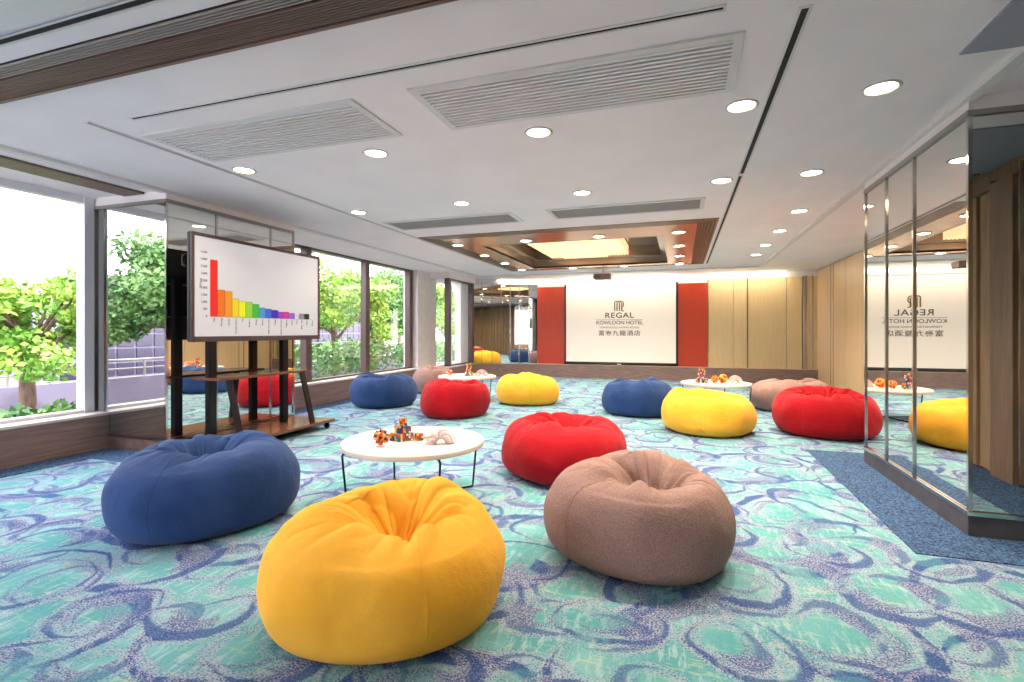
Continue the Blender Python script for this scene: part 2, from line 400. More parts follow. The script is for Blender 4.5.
# ------------------------------------------------------------------ ceiling: coffer
cw = empty('ceiling_coffer', kind='structure', label='recessed bronze ceiling coffer with glossy frame', cat='coffer')
x0, x1, y0, y1 = cf; ix0, ix1, iy0, iy1 = -3.05, -.25, 7.62, 10.66
def ring(bm, o, i, z0, z1):
    box(bm, o[0], i[0], o[2], o[3], z0, z1); box(bm, i[1], o[1], o[2], o[3], z0, z1)
    box(bm, i[0], i[1], o[2], i[2], z0, z1); box(bm, i[0], i[1], i[3], o[3], z0, z1)
bm = bmesh.new(); ring(bm, (x0+.24, x1-.24, y0+.30, y1-.02), (ix0, ix1, iy0, iy1), CEIL+.004, CEIL+.04); link('bronze_frame', bm, M['bronze'], cw)
bm = bmesh.new()
for k in range(6):
    a = .04*k; ring(bm, (x0+a, x1-a, y0+a*1.25, y1-.003*k), (x0+a+.03, x1-a-.03, y0+a*1.25+.04, y1-.003*k-.002), CEIL-.006+.002*k, CEIL+.03)
link('rib_trim', bm, M['bronze_dark'], cw)
bm = bmesh.new(); ring(bm, (x0, x1, y0, y1), (x0+.25, x1-.25, y0+.31, y1-.012), CEIL+.031, CEIL+.05); link('rib_backing', bm, mat('rib_backing', (58, 40, 32), .6), cw)
bm = bmesh.new(); ring(bm, (ix0-.03, ix1+.03, iy0-.03, iy1+.03), (ix0, ix1, iy0, iy1), CEIL+.002, 2.95); link('recess_side', bm, M['recess'], cw)
bm = bmesh.new(); ring(bm, (ix0, ix1, iy0, iy1), (ix0+.12, ix1-.12, iy0+.12, iy1-.12), CEIL+.15, CEIL+.18); link('inner_step', bm, M['recess'], cw)
link('recess_top', bx(ix0-.03, ix1+.03, iy0-.03, iy1+.03, 2.95, 2.98), M['recess'], cw)
# chandelier of crystal strands
ch = empty('crystal_chandelier', (-1.8, 9.3, 0), 0, 'rectangular crystal strand chandelier glowing inside the ceiling coffer', 'chandelier')
link('mount_plate', bx(-.80, .80, -1.15, 1.15, 2.925, 2.95), M['chrome'], ch)
def strands(hw, hl, z0, z1, step, r):
    bm = bmesh.new(); n = int(2*hw/step); q = int(2*hl/step); rr = random.Random(3)
    for i in range(n+1):
        for j in range(q+1):
            if True:
                x, y = -hw+i*2*hw/n, -hl+j*2*hl/q
                cyl(bm, (x, y, (z0+z1)/2+rr.uniform(-.004, .004)), r, z1-z0, 5)
    return bm
tag(link('crystal_strand', strands(.78, 1.12, 2.74, 2.925, .06, .017), M['crystal'], ch), kind='stuff')
tag(link('crystal_strand', strands(.42, .75, 2.66, 2.76, .055, .015), M['crystal'], ch), kind='stuff')

# linear slots
def slot(n, x0, x1, y0, y1, label, m2=None):
    s = empty(n, ((x0+x1)/2, (y0+y1)/2, CEIL), 0, label, 'ceiling slot')
    hx, hy = (x1-x0)/2, (y1-y0)/2; e = .012
    bm = bmesh.new(); ring(bm, (-hx-e, hx+e, -hy-e, hy+e), (-hx, hx, -hy, hy), -.006, .004)
    link('frame', bm, M['trim_white'], s); link('slot_gap', bx(-hx, hx, -hy, hy, -.002, .004), m2 or M['dark'], s)
slot('air_slot', -3.35, .17, 2.302, 2.322, 'thin dark air slot across the ceiling before the big vents')
slot('air_slot', -5.9, -1.2, 1.485, 1.515, 'thin dark air slot across the ceiling nearest the camera')
slot('partition_track', .485, .515, 2.42, 4.80, 'dark partition track in the ceiling on the right, near half')
slot('partition_track', .485, .51, 4.86, 10.96, 'dark partition track in the ceiling on the right, far half')
slot('partition_track', -3.70, -3.675, 2.26, 11.0, 'slim grey partition track in the ceiling on the window side', M['trim_grey'])
slot('air_slot', -3.40, .30, 12.02, 12.045, 'thin air slot in the ceiling before the far wall')
# brown grille across the ceiling
g = empty('ceiling_grille', (0, 1.755, CEIL), 0, 'long brown slatted grille running across the near ceiling', 'grille')
link('backing', bx(-5.9, 2.45, -.13, .12, -.004, .004), M['dark'], g)
bm = bmesh.new()
for k in range(5): box(bm, -5.9, 2.45, -.122+k*.017, -.122+k*.017+.005, -.014, -.004)
link('dark_slats', bm, mat('grille_slat_grey', (170, 160, 156), .5), g)  # plain grey slats over the dark backing
bm = bmesh.new()
for k in range(9): box(bm, -5.9, 2.45, -.036+k*.0157, -.036+k*.0157+.0100, -.018, -.004)
link('brown_slats', bm, M['grille_brown'], g)
link('brown_lip', bx(-5.9, 2.45, .108, .128, -.024, .003), M['grille_brown'], g)

# vents
def vent(x0, x1, y0, y1, label, dark):
    v = empty('ceiling_vent', ((x0+x1)/2, (y0+y1)/2, CEIL), 0, label, 'air vent', 'ceiling air vents')
    hx, hy = (x1-x0)/2, (y1-y0)/2; e = .045
    bm = bmesh.new(); ring(bm, (-hx, hx, -hy, hy), (-hx+e, hx-e, -hy+e, hy-e), -.012, .004)
    link('frame', bm, M['trim_white'], v)
    link('backing', bx(-hx+e, hx-e, -hy+e, hy-e, -.002, .004), dark, v)
    bm = bmesh.new(); n = 13 if dark is M['vent_light'] else 12
    for k in range(n):
        a = -hy+e+(2*hy-2*e)*(k+.12)/n; wd = (2*hy-2*e)/n*.52
        box(bm, -hx+e, hx-e, a, a+wd, -.012, -.003)
    link('slats', bm, M['vent_slat'] if dark is M['vent_light'] else M['vent_slat2'], v)
M['vent_light'] = mat('vent_backing', (118, 114, 114), .8)
M['vent_dark'] = mat('vent_dark_backing', (60, 56, 58), .8)
M['vent_slat'] = mat('vent_slat', (228, 224, 224), .5)
M['vent_slat2'] = mat('vent_slat_grey', (160, 156, 158), .5)
vent(-3.57, -1.84, 2.52, 3.10, 'large white slatted ceiling vent at the front on the window side', M['vent_light'])
vent(-1.47, .28, 2.52, 3.12, 'large white slatted ceiling vent at the front beside the right track', M['vent_light'])
vent(-3.57, -1.86, 5.52, 6.02, 'grey slatted ceiling vent before the coffer on the window side', M['vent_dark'])
vent(-1.45, .24, 5.52, 6.02, 'grey slatted ceiling vent before the coffer beside the right track', M['vent_dark'])

# downlights
def lathe(bm, prof, seg=32, mi=0):
    rings = []
    for r, z in prof:
        rings.append([bm.verts.new((r*math.cos(k*2*PI/seg), r*math.sin(k*2*PI/seg), z)) for k in range(seg)] if r > 0 else [bm.verts.new((0, 0, z))])
    for A, B in zip(rings, rings[1:]):
        for k in range(seg):
            a, b = A[k % len(A)], A[(k+1) % len(A)]; c, d = B[(k+1) % len(B)], B[k % len(B)]
            vs = []
            for q in (a, b, c, d):
                if q not in vs: vs.append(q)
            if len(vs) > 2:
                f = bm.faces.new(vs); f.material_index = mi
proto = empty('downlight', (0, 0, CEIL), 0, 'x', 'downlight', 'round recessed downlights')
bm = bmesh.new(); lathe(bm, [(.098, .004), (.098, -.004), (.092, -.009), (.082, -.009), (.074, -.004), (.074, .004)]); link('trim_ring', bm, M['lamp_trim'], proto, True)
bm = bmesh.new(); lathe(bm, [(.074, -.001), (.06, -.003), (0, -.0045)]); link('lens', bm, M['lamp'], proto, True)
cols = ['at the window side end', 'second from the window side', 'in the middle', 'just left of the right track', 'right of the track']
spots = []
for ry, rn in ((3.36, 'the front row of ceiling lights'), (4.97, 'the second row of ceiling lights')):
    for i, rx in enumerate((-3.53, -2.23, -.93, .35, 1.07)):
        spots.append((rx, ry, 'round recessed downlight %s of %s' % (cols[i], rn)))
for i, ry in enumerate((6.51, 7.71, 8.92, 10.0)):
    spots.append((1.28, ry, 'round downlight right of the coffer, %s from the front' % ('first', 'second', 'third', 'farthest')[i]))
for i, ry in enumerate((7.38, 8.56, 9.72, 10.83)):
    spots.append((-.03, ry, 'round downlight on the right side of the coffer frame, %s from the front' % ('first', 'second', 'third', 'farthest')[i]))
for i, ry in enumerate((7.38, 8.54, 9.66, 10.81)):
    spots.append((-3.38, ry, 'round downlight on the left side of the coffer frame, %s from the front' % ('first', 'second', 'third', 'farthest')[i]))
for ry, rn in ((.3, 'nearest row'), (-1.5, 'rearmost row')):  # unseen rows added to brighten the rear and near part of the room
    for i, rx in enumerate((-3.53, -2.23, -.93, .35, 1.6)):
        spots.append((rx, ry, 'round downlight added for fill light, %s of the unseen %s behind the camera' % (cols[i], rn)))
for xx, s in ((-2.23, 'left'), (-1.13, 'right')):
    spots.append((xx, 7.35, 'round downlight on the front edge of the coffer frame, %s one' % s))
    spots.append((xx, 10.82, 'round downlight on the back edge of the coffer frame, %s one' % s))
for i, (rx, ry, lb) in enumerate(spots):
    o = proto if i == 0 else copy_tree(proto)
    o.location = (rx, ry, CEIL); o['label'] = lb
    L = bpy.data.lights.new('downlight_beam', 'SPOT'); L.energy = 84; L.spot_size = math.radians(125); L.spot_blend = .8; L.shadow_soft_size = .07; L.color = (1, .82, .62)
    lo = bpy.data.objects.new('downlight_beam', L); C.objects.link(lo); lo.location = (rx, ry, CEIL-.02)

# wall washers in the far cove, aimed at the far wall
for xx, ln in ((-4.4, 1.8), (-1.45, 2.9), (1.4, 1.7)):
    L = bpy.data.lights.new('cove_wash', 'AREA'); L.shape = 'RECTANGLE'; L.size = ln; L.size_y = .05; L.energy = 4.2*ln; L.color = (1, .84, .62)
    lo = bpy.data.objects.new('cove_wash', L); C.objects.link(lo); lo.location = (xx, YB-.35, 2.55); lo.rotation_euler = (math.radians(28), 0, 0)

# projector
p = empty('projector', (-1.60, 11.0, 2.38), 0, 'small dark projector hanging from the ceiling before the screen', 'projector')
link('body', bx(-.19, .19, -.15, .15, -.07, .05, bev=.012), mat('projector_body', (92, 80, 78), .4), p)
bm = bmesh.new(); cyl(bm, (0, 0, .12), .02, .14); box(bm, -.14, .14, -.08, .08, .05, .065); cyl(bm, (0, 0, .185), .06, .012); link('ceiling_mount', bm, M['trim_white'], p)
bm = bmesh.new(); cyl(bm, (.07, .155, -.01), .035, .03, rot=Matrix.Rotation(PI/2, 4, 'X')); link('lens', bm, M['black'], p, True)
bm = bmesh.new()
for k in range(5): box(bm, -.15+k*.025, -.14+k*.025, -.153, -.149, -.05, .02)
link('air_vents', bm, M['black'], p)

# ------------------------------------------------------------------ projection screen
s = empty('projection_screen', (-1.46, YB-.10, 0), 0, 'large white projection screen with hotel name on the far wall', 'projection screen')
W2 = 1.345
link('screen_fabric', bx(-W2, W2, -.004, .004, .42, 2.385), M['proj'], s)
bm = bmesh.new(); box(bm, -W2-.045, -W2, -.006, .006, .40, 2.42); box(bm, W2, W2+.045, -.006, .006, .40, 2.42); box(bm, -W2-.045, W2+.045, -.006, .006, .385, .42)
link('black_border', bm, M['black'], s)
bm = bmesh.new(); cyl(bm, (0, 0, .375), .02, 2*W2+.1, 16, rot=Matrix.Rotation(PI/2, 4, 'Y')); link('weight_bar', bm, M['black'], s, True)
link('pull_tab', bx(-.05, .05, -.03, -.01, .355, .385, bev=.004), M['trim_white'], s)
link('screen_case', bx(-W2-.06, W2+.06, -.03, .045, 2.385, 2.45, bev=.008), M['trim_white'], s)
def text(body, size, x, z, m, parent, bold=0, width=None, name='lettering', rot=(PI/2, 0, 0), y=-.006, align='CENTER', sp=1.0):
    c = bpy.data.curves.new(name, 'FONT'); c.body = body; c.size = size; c.align_x = align; c.align_y = 'CENTER'; c.extrude = .0008; c.offset = bold; c.space_character = sp
    o = bpy.data.objects.new(name, c); C.objects.link(o); c.materials.append(m); o.rotation_euler = rot
    bpy.context.view_layer.update()
    me = bpy.data.meshes.new_from_object(o.evaluated_get(bpy.context.evaluated_depsgraph_get()))
    if width: me.transform(Matrix.Diagonal((width/max(o.dimensions.x, .001), 1, 1, 1)))
    bpy.data.objects.remove(o); o = bpy.data.objects.new(name, me); C.objects.link(o); o.rotation_euler = rot
    if not me.materials: me.materials.append(m)
    o.location = (x, y, z); o.parent = parent
    return o
# logo: four rounded arches interlaced
bm = bmesh.new()
def bar(x0, z0, x1, z1): box(bm, x0, x1, -.0065, -.0045, z0, z1)
lx, lz, u = -.125, 1.70, .0215
for k, (a, b) in enumerate(((0, .22), (1.55, .235), (3.1, .22), (4.65, .235), (6.2, .235), (8.2, .13), (9.8, .22))):
    pass
for a in (0, 2, 4, 6): bar(lx+a*u*1.35, lz, lx+a*u*1.35+u*1.35, lz+.20)
tube(bm, [(lx+.5*u, -.0055, lz+.19), (lx+.8*u, -.0055, lz+.225), (lx+2*u, -.0055, lz+.24), (lx+7.5*u, -.0055, lz+.24), (lx+9.5*u, -.0055, lz+.232), (lx+10.6*u, -.0055, lz+.20), (lx+10.7*u, -.0055, lz+.13), (lx+9.6*u, -.0055, lz+.10), (lx+8.4*u, -.0055, lz+.09), (lx+8.5*u, -.0055, lz+.02), (lx+9.6*u, -.0055, lz+.0), (lx+11.2*u, -.0055, lz+.0)], .013, 6)
bar(lx+2.0*u*1.35, lz+.205, lx+6*u*1.35, lz+.216)
bar(lx+8.2*u, lz+.09, lx+8.2*u+u*.8, lz+.2)
link('logo', bm, M['gold_ink'], s)
text('REGAL', .185, 0, 1.585, M['ink'], s, .002, .70, sp=1.1)
link('rule', bx(-.58, .58, -.006, -.0045, 1.478, 1.485), M['ink'], s)
text('KOWLOON HOTEL', .125, 0, 1.405, M['ink'], s, .001, 1.14)
text('TSIMSHATSUI, HONG KONG', .06, 0, 1.285, M['ink'], s, .0, .98)
text('富豪九龍酒店', .14, 0, 1.14, M['ink'], s, .001, 1.02, sp=1.15)

# ------------------------------------------------------------------ television on its stand
tv = empty('television', (-4.17, 4.24, 0), 0, 'large flat television showing a rainbow bar chart', 'television')
hw = .85
bm = bmesh.new(); box(bm, -.055, -.005, -hw, hw, 1.10, 2.10, bev=.008); link('casing', bm, M['black'], tv)
bm = bmesh.new()
box(bm, -.03, .008, -hw, -hw+.032, 1.10, 2.10, bev=.004); box(bm, -.03, .008, hw-.032, hw, 1.10, 2.10, bev=.004)
box(bm, -.03, .008, -hw+.032, hw-.032, 2.068, 2.10, bev=.004); box(bm, -.03, .008, -hw+.032, hw-.032, 1.10, 1.15, bev=.004)
link('bezel', bm, M['bezel'], tv)
link('screen', bx(-.006, -.001, -hw+.03, hw-.03, 1.148, 2.07), M['tv_screen'], tv)
bm = bmesh.new(); tube(bm, [(-.09, -hw+.02, 1.90), (-.13, -hw+.02, 1.89), (-.13, -hw+.02, 1.80), (-.09, -hw+.02, 1.79)], .008); link('handle', bm, M['black'], tv)
# chart positions measured on the screen plane
CH = [((226, 20, 18), 1.955), ((226, 104, 22), 1), ((224, 142, 26), 1), ((226, 196, 30), 1), ((222, 226, 26), 1), ((140, 200, 50), 1), ((48, 176, 44), 1), ((62, 140, 200), 1), ((52, 92, 196), 1), ((46, 26, 170), 1), ((146, 40, 190), 1), ((206, 26, 130), 1), ((138, 84, 206), 1), ((200, 200, 204), 1), ((130, 130, 132), 1), ((34, 32, 34), 1)]
def tvp(zx, zy):      # zoomed chart coordinates -> metres on the screen
    px, py = 160+zx/5.683, 220+zy/5.683
    d = 505.5*4.171/.9484/(681-px)
    return (d-1.3222)/.9484-4.24, 1.2+(331-py)/505.5*d
edges = [285, 328, 370, 412, 450, 488, 527, 565, 600, 635, 672, 703, 733, 766, 790, 820, 848]
tops = [227, 398, 406, 448, 464, 468, 480, 501, 507, 514, 524, 524, 531, 546, 535, 536]
base = tvp(285, 547)[1]
for i, ((col, _), a, b, tp) in enumerate(zip(CH, edges, edges[1:], tops)):
    ya, yb = tvp(a, 500)[0], tvp(b, 500)[0]
    zt = tvp(a, tp)[1]; zt = max(zt, base+.015)
    m = mat('chart_colour_%d' % i, tuple(int(c*.5) for c in col), .5, emit=col, estr=.42)
    dk = tuple(int(c*.55) for c in col); m2 = mat('chart_side_%d' % i, dk, .5, emit=dk, estr=.42)
    bm = bmesh.new(); box(bm, -.001, .0004, ya, yb-.009, base, zt)
    vs = [bm.verts.new((.0004, q, z)) for q, z in ((yb-.009, base), (yb-.001, base+.006), (yb-.001, zt+.006), (yb-.009, zt))]; f = bm.faces.new(vs); f.material_index = 1
    vs = [bm.verts.new((.0004, q, z)) for q, z in ((ya, zt), (yb-.009, zt), (yb-.001, zt+.006), (ya+.008, zt+.006))]; f = bm.faces.new(vs); f.material_index = 1
    link('chart_bar', bm, [m, m2], tv)
dark_txt = mat('chart_text', (70, 70, 74), .6)
step = (tvp(285, 227)[1]-base)/8
R90 = (PI/2, 0, PI/2)
for k, tx in enumerate(('0', '500', '1,000', '1,500', '2,000', '2,500', '3,000', '3,500', '4,000', '4,500')):
    o = text(tx, .03, 0, 0, dark_txt, tv, rot=R90, align='RIGHT', name='axis_number'); o.location = (.001, tvp(268, 500)[0], base+k*step)
for k, tx in enumerate(('Red', 'Orange', 'Amber', 'Golden yellow', 'Yel', 'Green L', 'Green', 'Blue L', 'Steel blue med', 'Indigo', 'Purple mid tone', 'Magenta', 'Violet', 'Wht', 'Grey med', 'Black', 'Other')):
    e = edges[k] if k < 16 else 850; e2 = edges[k+1] if k < 16 else 880
    yy = (tvp(e, 500)[0]+tvp(e2, 500)[0])/2
    o = text(tx, .026, 0, 0, dark_txt, tv, rot=(PI/2, -PI/2, PI/2), align='RIGHT', name='axis_word'); o.location = (.001, yy, base-.012)
    o.rotation_euler = (Matrix.Rotation(PI/2, 3, 'Z') @ Matrix.Rotation(PI/2, 3, 'X') @ Matrix.Rotation(PI/2, 3, 'Z')).to_euler()
o = text('Millions', .03, 0, 0, dark_txt, tv, rot=R90, align='CENTER', name='axis_title'); o.location = (.001, tvp(230, 500)[0], base+4.6*step)
o.rotation_euler = (Matrix.Rotation(PI/2, 3, 'Z') @ Matrix.Rotation(PI/2, 3, 'X') @ Matrix.Rotation(PI/2, 3, 'Z')).to_euler()
link('axis_line', bx(-.001, .0004, tvp(285, 500)[0], tvp(862, 500)[0], base-.003, base), dark_txt, tv)

st = empty('television_stand', (-4.4, 4.4, 0), 0, 'dark wheeled television stand with brown shelf and base board', 'tv stand')
link('base_board', bx(-.31, .32, -.92, .87, .085, .115, bev=.005), M['stand_wood'], st)
for yy in (-.51, .48):
    link('post', bx(-.145, -.085, yy-.045, yy+.045, .115, 1.75, bev=.005), M['stand'], st)
link('mounting_bar', bx(-.085, .155, -.60, .58, 1.35, 1.43), M['stand'], st)
link('mounting_bar', bx(-.085, .155, -.60, .58, 1.70, 1.78), M['stand'], st)
link('shelf', bx(-.20, .18, -.66, .58, .715, .74, bev=.004), M['stand_wood'], st)
for yy in (-.55, .47):
    bm = bmesh.new(); box(bm, -.012, .012, -.035, .035, 0, .62)
    bmesh.ops.transform(bm, matrix=Matrix.Translation((.27, yy+.05, .115)) @ Matrix.Shear('XY', 4, (-.21, -.05)), verts=bm.verts)
    link('brace_leg', bm, M['stand'], st)
for xx in (-.24, .25):
    for yy in (-.84, .80):
        c = empty('caster', (xx, yy, 0)); c.parent = st
        bm = bmesh.new(); cyl(bm, (0, 0, .034), .034, .024, 20, rot=Matrix.Rotation(PI/2, 4, 'X')); link('wheel', bm, M['black'], c, True)
        bm = bmesh.new(); box(bm, -.02, .02, -.022, -.014, .03, .08); box(bm, -.02, .02, .014, .022, .03, .08); cyl(bm, (0, 0, .08), .028, .012); link('fork', bm, M['black_metal'], c)

# ------------------------------------------------------------------ bean bags
PROF = [(0, .0), (.35, .0), (.62, .0), (.78, .018), (.90, .09), (.97, .22), (1.0, .40), (.99, .56), (.94, .72), (.85, .86), (.73, .955), (.60, .995), (.48, .985), (.38, .93), (.29, .84), (.20, .74), (.11, .66), (.04, .62), (0, .61)]
def cr(P, t):
    n = len(P)-1; x = min(t*n, n-1e-6); i = int(x); f = x-i
    g = lambda k: P[max(0, min(n, k))]
    return [(.5*((2*g(i)[c])+(-g(i-1)[c]+g(i+1)[c])*f+(2*g(i-1)[c]-5*g(i)[c]+4*g(i+1)[c]-g(i+2)[c])*f*f+(-g(i-1)[c]+3*g(i)[c]-3*g(i+1)[c]+g(i+2)[c])*f**3)) for c in (0, 1)]
def sm(a, b, x):
    t = max(0, min(1, (x-a)/(b-a))); return t*t*(3-2*t)
def bag(loc, rz, rx, ry, h, m, label, seed, off=(0, 0), depth=1.0, tilt=(0, 0), folds=13, amp=1.0, open_=1.0, lump=1.0, name='bean_bag'):
    R = random.Random(seed); bm = bmesh.new()
    NA, NT_ = 240, 96
    F = []
    for k in range(folds):
        F.append((k*2*PI/folds+R.uniform(-.22, .22), R.uniform(.045, .12), R.uniform(.35, 1.0), R.uniform(.36, .66), R.uniform(-.5, .5)))
    F2 = [(R.uniform(0, 2*PI), R.uniform(.10, .2), R.uniform(.3, .9)) for _ in range(5)]
    sv = Vector((seed*3.1, seed*1.7, 0)); rings = []
    for j in range(NT_+1):
        t = j/NT_; r, z = cr(PROF, t); row = []
        if j in (0, NT_):
            rings.append([bm.verts.new((off[0]*rx*(j > 0), off[1]*ry*(j > 0), h*z*(1 if j == 0 else 1-(depth-1)*.5)))]); continue
        top = sm(.46, .66, t)            # 0 on the side wall, 1 beyond the rim
        inner = sm(.55, .72, t)
        for k in range(NA):
            a = k*2*PI/NA; ca, sa = math.cos(a), math.sin(a)
            # rounded-square-ish footprint
            q = 1+.035*math.cos(3*a+seed)+.025*math.cos(2*a+seed*2.3)
            rr = r*q; zz = z
            if t > .5: zz = 1-(1-zz)*(1+(depth-1)*inner)
            if t > .66: rr = r*(open_*(1-inner)+open_*inner) if r < .6 else rr
            if t > .6: zz -= .06*inner*math.cos(2*(a-seed))*(1-sm(.9, 1, t))*sm(.6, .8, t)
            dz = 0; dr = 0
            tw = .5*math.sin(seed*1.3)*(r-.6)
            cb, sb = math.cos(a+tw), math.sin(a+tw)
            wt = sm(.50, .66, t)*(1-sm(.95, 1.0, t))
            for (fq, am, of) in ((1.15, .085, 0), (2.3, .060, 7), (4.3, .022, 13)):
                nv = noise.noise(Vector((cb*fq, sb*fq, r*.9+of))+sv)
                sharp = math.exp(-abs(nv)*11)
                dz += (nv*.9-sharp*.75)*am*wt*amp*(folds/12)
                ws = math.exp(-((t-.585)/.06)**2)
                dr -= sharp*ws*.018*amp*(am/.06)
            for (fa, fw, fs) in F2[:3]:
                d = (a-fa+PI) % (2*PI)-PI
                dz -= math.exp(-abs(d)/(fw*1.2))*fs*math.exp(-((t-.62)/.09)**2)*.075*amp
            x = (rr+dr)*ca*rx+off[0]*rx*top; y = (rr+dr)*sa*ry+off[1]*ry*top
            zz = (zz+dz)*(1+(tilt[0]*ca+tilt[1]*sa)*sm(.3, .6, t)*min(1, r*1.2))
            P = Vector((x, y, zz*h))
            n1 = noise.noise(P*2.3+sv)*.035*lump; n2 = noise.noise(P*6+sv)*.010*lump
            sd = sm(.12, .3, t)
            P += Vector((ca, sa, .6 if t > .5 else 0))*(n1+n2)*sd
            P.z = max(0, P.z)
            row.append(bm.verts.new(P))
        rings.append(row)
    for j in range(NT_):
        A, B = rings[j], rings[j+1]
        for k in range(NA):
            k2 = (k+1) % NA
            if len(A) == 1: bm.faces.new((A[0], B[k2], B[k]))
            elif len(B) == 1: bm.faces.new((A[k], A[k2], B[0]))
            else: bm.faces.new((A[k], A[k2], B[k2], B[k]))
    # seams follow the cover
    seams = []
    for fa in (.9+seed, .9+seed+2.1, .9+seed+4.2):
        k = int((fa % (2*PI))/(2*PI)*NA)
        seams.append([rings[j][k].co.copy() for j in range(14, 62)])
    ct = [rings[11][k].co.copy() for k in range(0, NA, 3)]
    root = link(name, bm, m, None, True)
    root.location = loc; root.rotation_euler = (0, 0, rz); tag(root, label, 'bean bag', 'bean bags')
    for sp in seams:
        b2 = bmesh.new(); tube(b2, sp, .0022, 5); link('seam', b2, m, root, True)
    b3 = bmesh.new(); tube(b3, ct, .0035, 5, True); link('bottom_piping', b3, m, root, True)
    return root

CAMT = math.radians(18.48)
def bagc(loc, w, dpt, h, m, label, seed, yaw=0, **k):
    # local -Y points at the camera's side, yaw in degrees from there
    ang = math.atan2(loc[1], loc[0])-PI/2
    return bag((loc[0], loc[1], .002), ang+math.radians(yaw), w, dpt, h, M[m], label, seed, **k)
bagc((-2.85, 2.43), .535, .47, .49, 'bag_blue', 'large blue bean bag in the left foreground in front of the television stand', 1, yaw=14, off=(.02, .14), depth=1.1, tilt=(.03, .04), folds=12, amp=1.0)
bagc((-1.19, 1.905), .495, .485, .435, 'bag_yellow', 'big yellow bean bag closest to the camera', 2, off=(.08, .10), depth=1.2, tilt=(-.02, .10), folds=13, amp=1.1)
bagc((-.215, 2.81), .485, .47, .465, 'bag_mauve', 'speckled taupe bean bag in the right foreground', 3, off=(.10, .02), depth=1.15, tilt=(-.01, .04), folds=13, amp=1.1)
bagc((-.925, 4.17), .54, .47, .455, 'bag_red', 'red bean bag just behind the foreground taupe one', 4, off=(-.03, .1), tilt=(-.03, .03), amp=1.1)
bagc((-4.56, 7.10), .525, .48, .49, 'bag_blue', 'blue bean bag by the windows right of the television', 5, off=(0, .05), amp=1.1)
bagc((-3.08, 6.58), .505, .48, .495, 'bag_red', 'red bean bag left of centre, before the far left table', 6, off=(.05, .0), tilt=(-.04, 0), amp=1.2)
bagc((-4.60, 8.88), .41, .44, .50, 'bag_mauve', 'pale taupe bean bag by the windows beside the far left table', 7, amp=1.1, tilt=(.0, 0))
bagc((-2.41, 8.06), .51, .47, .475, 'bag_yellow', 'yellow bean bag standing alone before the projection screen', 8, off=(.0, .0), tilt=(-.04, 0), amp=.9)
bagc((-.58, 7.56), .52, .48, .49, 'bag_blue', 'blue bean bag behind the yellow one right of the screen', 9, off=(.06, 0), amp=1.3)
bagc((.31, 6.47), .54, .48, .465, 'bag_yellow', 'yellow bean bag in front of the far right table', 10, off=(-.1, 0), tilt=(-.06, 0), amp=.9)
bagc((1.58, 8.60), .56, .50, .455, 'bag_mauve', 'taupe bean bag behind the red one at the right wall', 11, amp=1.3, tilt=(.03, 0))
bagc((1.60, 6.76), .60, .50, .50, 'bag_red', 'wide red bean bag at the right beside the mirrored pillar', 12, yaw=-12, off=(.05, .05), tilt=(-.06, .05), amp=1.3)

# ------------------------------------------------------------------ tables
def table(loc, rz, label):
    t = empty('round_table', loc, rz, label, 'table', 'round low tables')
    bm = bmesh.new(); lathe(bm, [(0, .380), (.494, .380), (.503, .383), (.505, .390), (.505, .410), (.503, .416), (.496, .418), (0, .418)], 72); link('table_top', bm, M['tabletop'], t, True)
    for o in t.children if False else []: pass
    for k in range(4):
        a = k*PI/2+math.radians(18)
        c, s_ = math.cos(a), math.sin(a)
        pts = [(c*.34, s_*.34, .373)] + [(c*q, s_*q, z) for q, z in ((.47, .373), (.492, .370), (.502, .36), (.500, .33), (.47, .02), (.466, .010))]
        bm = bmesh.new(); tube(bm, pts, .0075, 8); link('leg', bm, M['black_metal'], t, True)
    for k in range(2):
        a = k*PI/2+math.radians(18); c, s_ = math.cos(a), math.sin(a)
        bm = bmesh.new(); tube(bm, [(-c*.466, -s_*.466, .009+k*.003), (c*.466, s_*.466, .009+k*.003)], .007, 8); link('floor_bar', bm, M['black_metal'], t, True)
    return t
CA = CAMT
table((-1.83, 3.24, 0), CA+math.radians(12), 'round cream table with puzzles in the left middle, beside the yellow bean bag')
table((-3.55, 8.15, 0), CA+.3, 'round cream table at the far left behind the red bean bag')
table((.50, 8.28, 0), CA+.6, 'round cream table at the far right behind the yellow bean bag')

# ------------------------------------------------------------------ toys
TC = {k: mat('toy_'+k, v, .4) for k, v in dict(red=(206, 48, 40), blue=(50, 84, 176), green=(40, 130, 70), yellow=(240, 196, 56), orange=(232, 120, 36), white=(236, 230, 226), black=(26, 24, 30), tan=(226, 178, 96), brown=(150, 90, 50)).items()}
def burr(name, loc, sz, cols, label, seed):
    R = random.Random(seed); root = empty(name, loc, R.uniform(0, 1.5), label, 'puzzle')
    bms = {c: bmesh.new() for c in cols}; w = sz*.17; i = 0
    tilt = Matrix.Translation((0, 0, sz*.50)) @ Matrix.Rotation(.5, 4, 'X') @ Matrix.Rotation(.35, 4, 'Y')
    for ax in range(3):
        for p in (-1, 0, 1):
            for q in (-1, 1):
                l = sz*(.5 if p else .56)
                o = [p*w*1.05, q*w*.95]; lo = [0, 0, 0]; hi = [0, 0, 0]
                oth = [k for k in range(3) if k != ax]
                lo[ax], hi[ax] = -l, l
                for d, k in enumerate(oth): lo[k], hi[k] = o[d]-w*.42, o[d]+w*.42
                b = bms[cols[i % len(cols)]]; i += 1
                n0 = len(b.verts); box(b, lo[0], hi[0], lo[1], hi[1], lo[2], hi[2])
    for c, b in bms.items():
        bmesh.ops.transform(b, matrix=tilt, verts=b.verts)
        zmin = min(v.co.z for v in b.verts)
        link('stick', b, TC[c], root)
    zm = min((ch.matrix_basis @ v.co).z for ch in C.objects if ch.parent == root for v in ch.data.vertices)
    root.location.z = loc[2]-zm
    return root
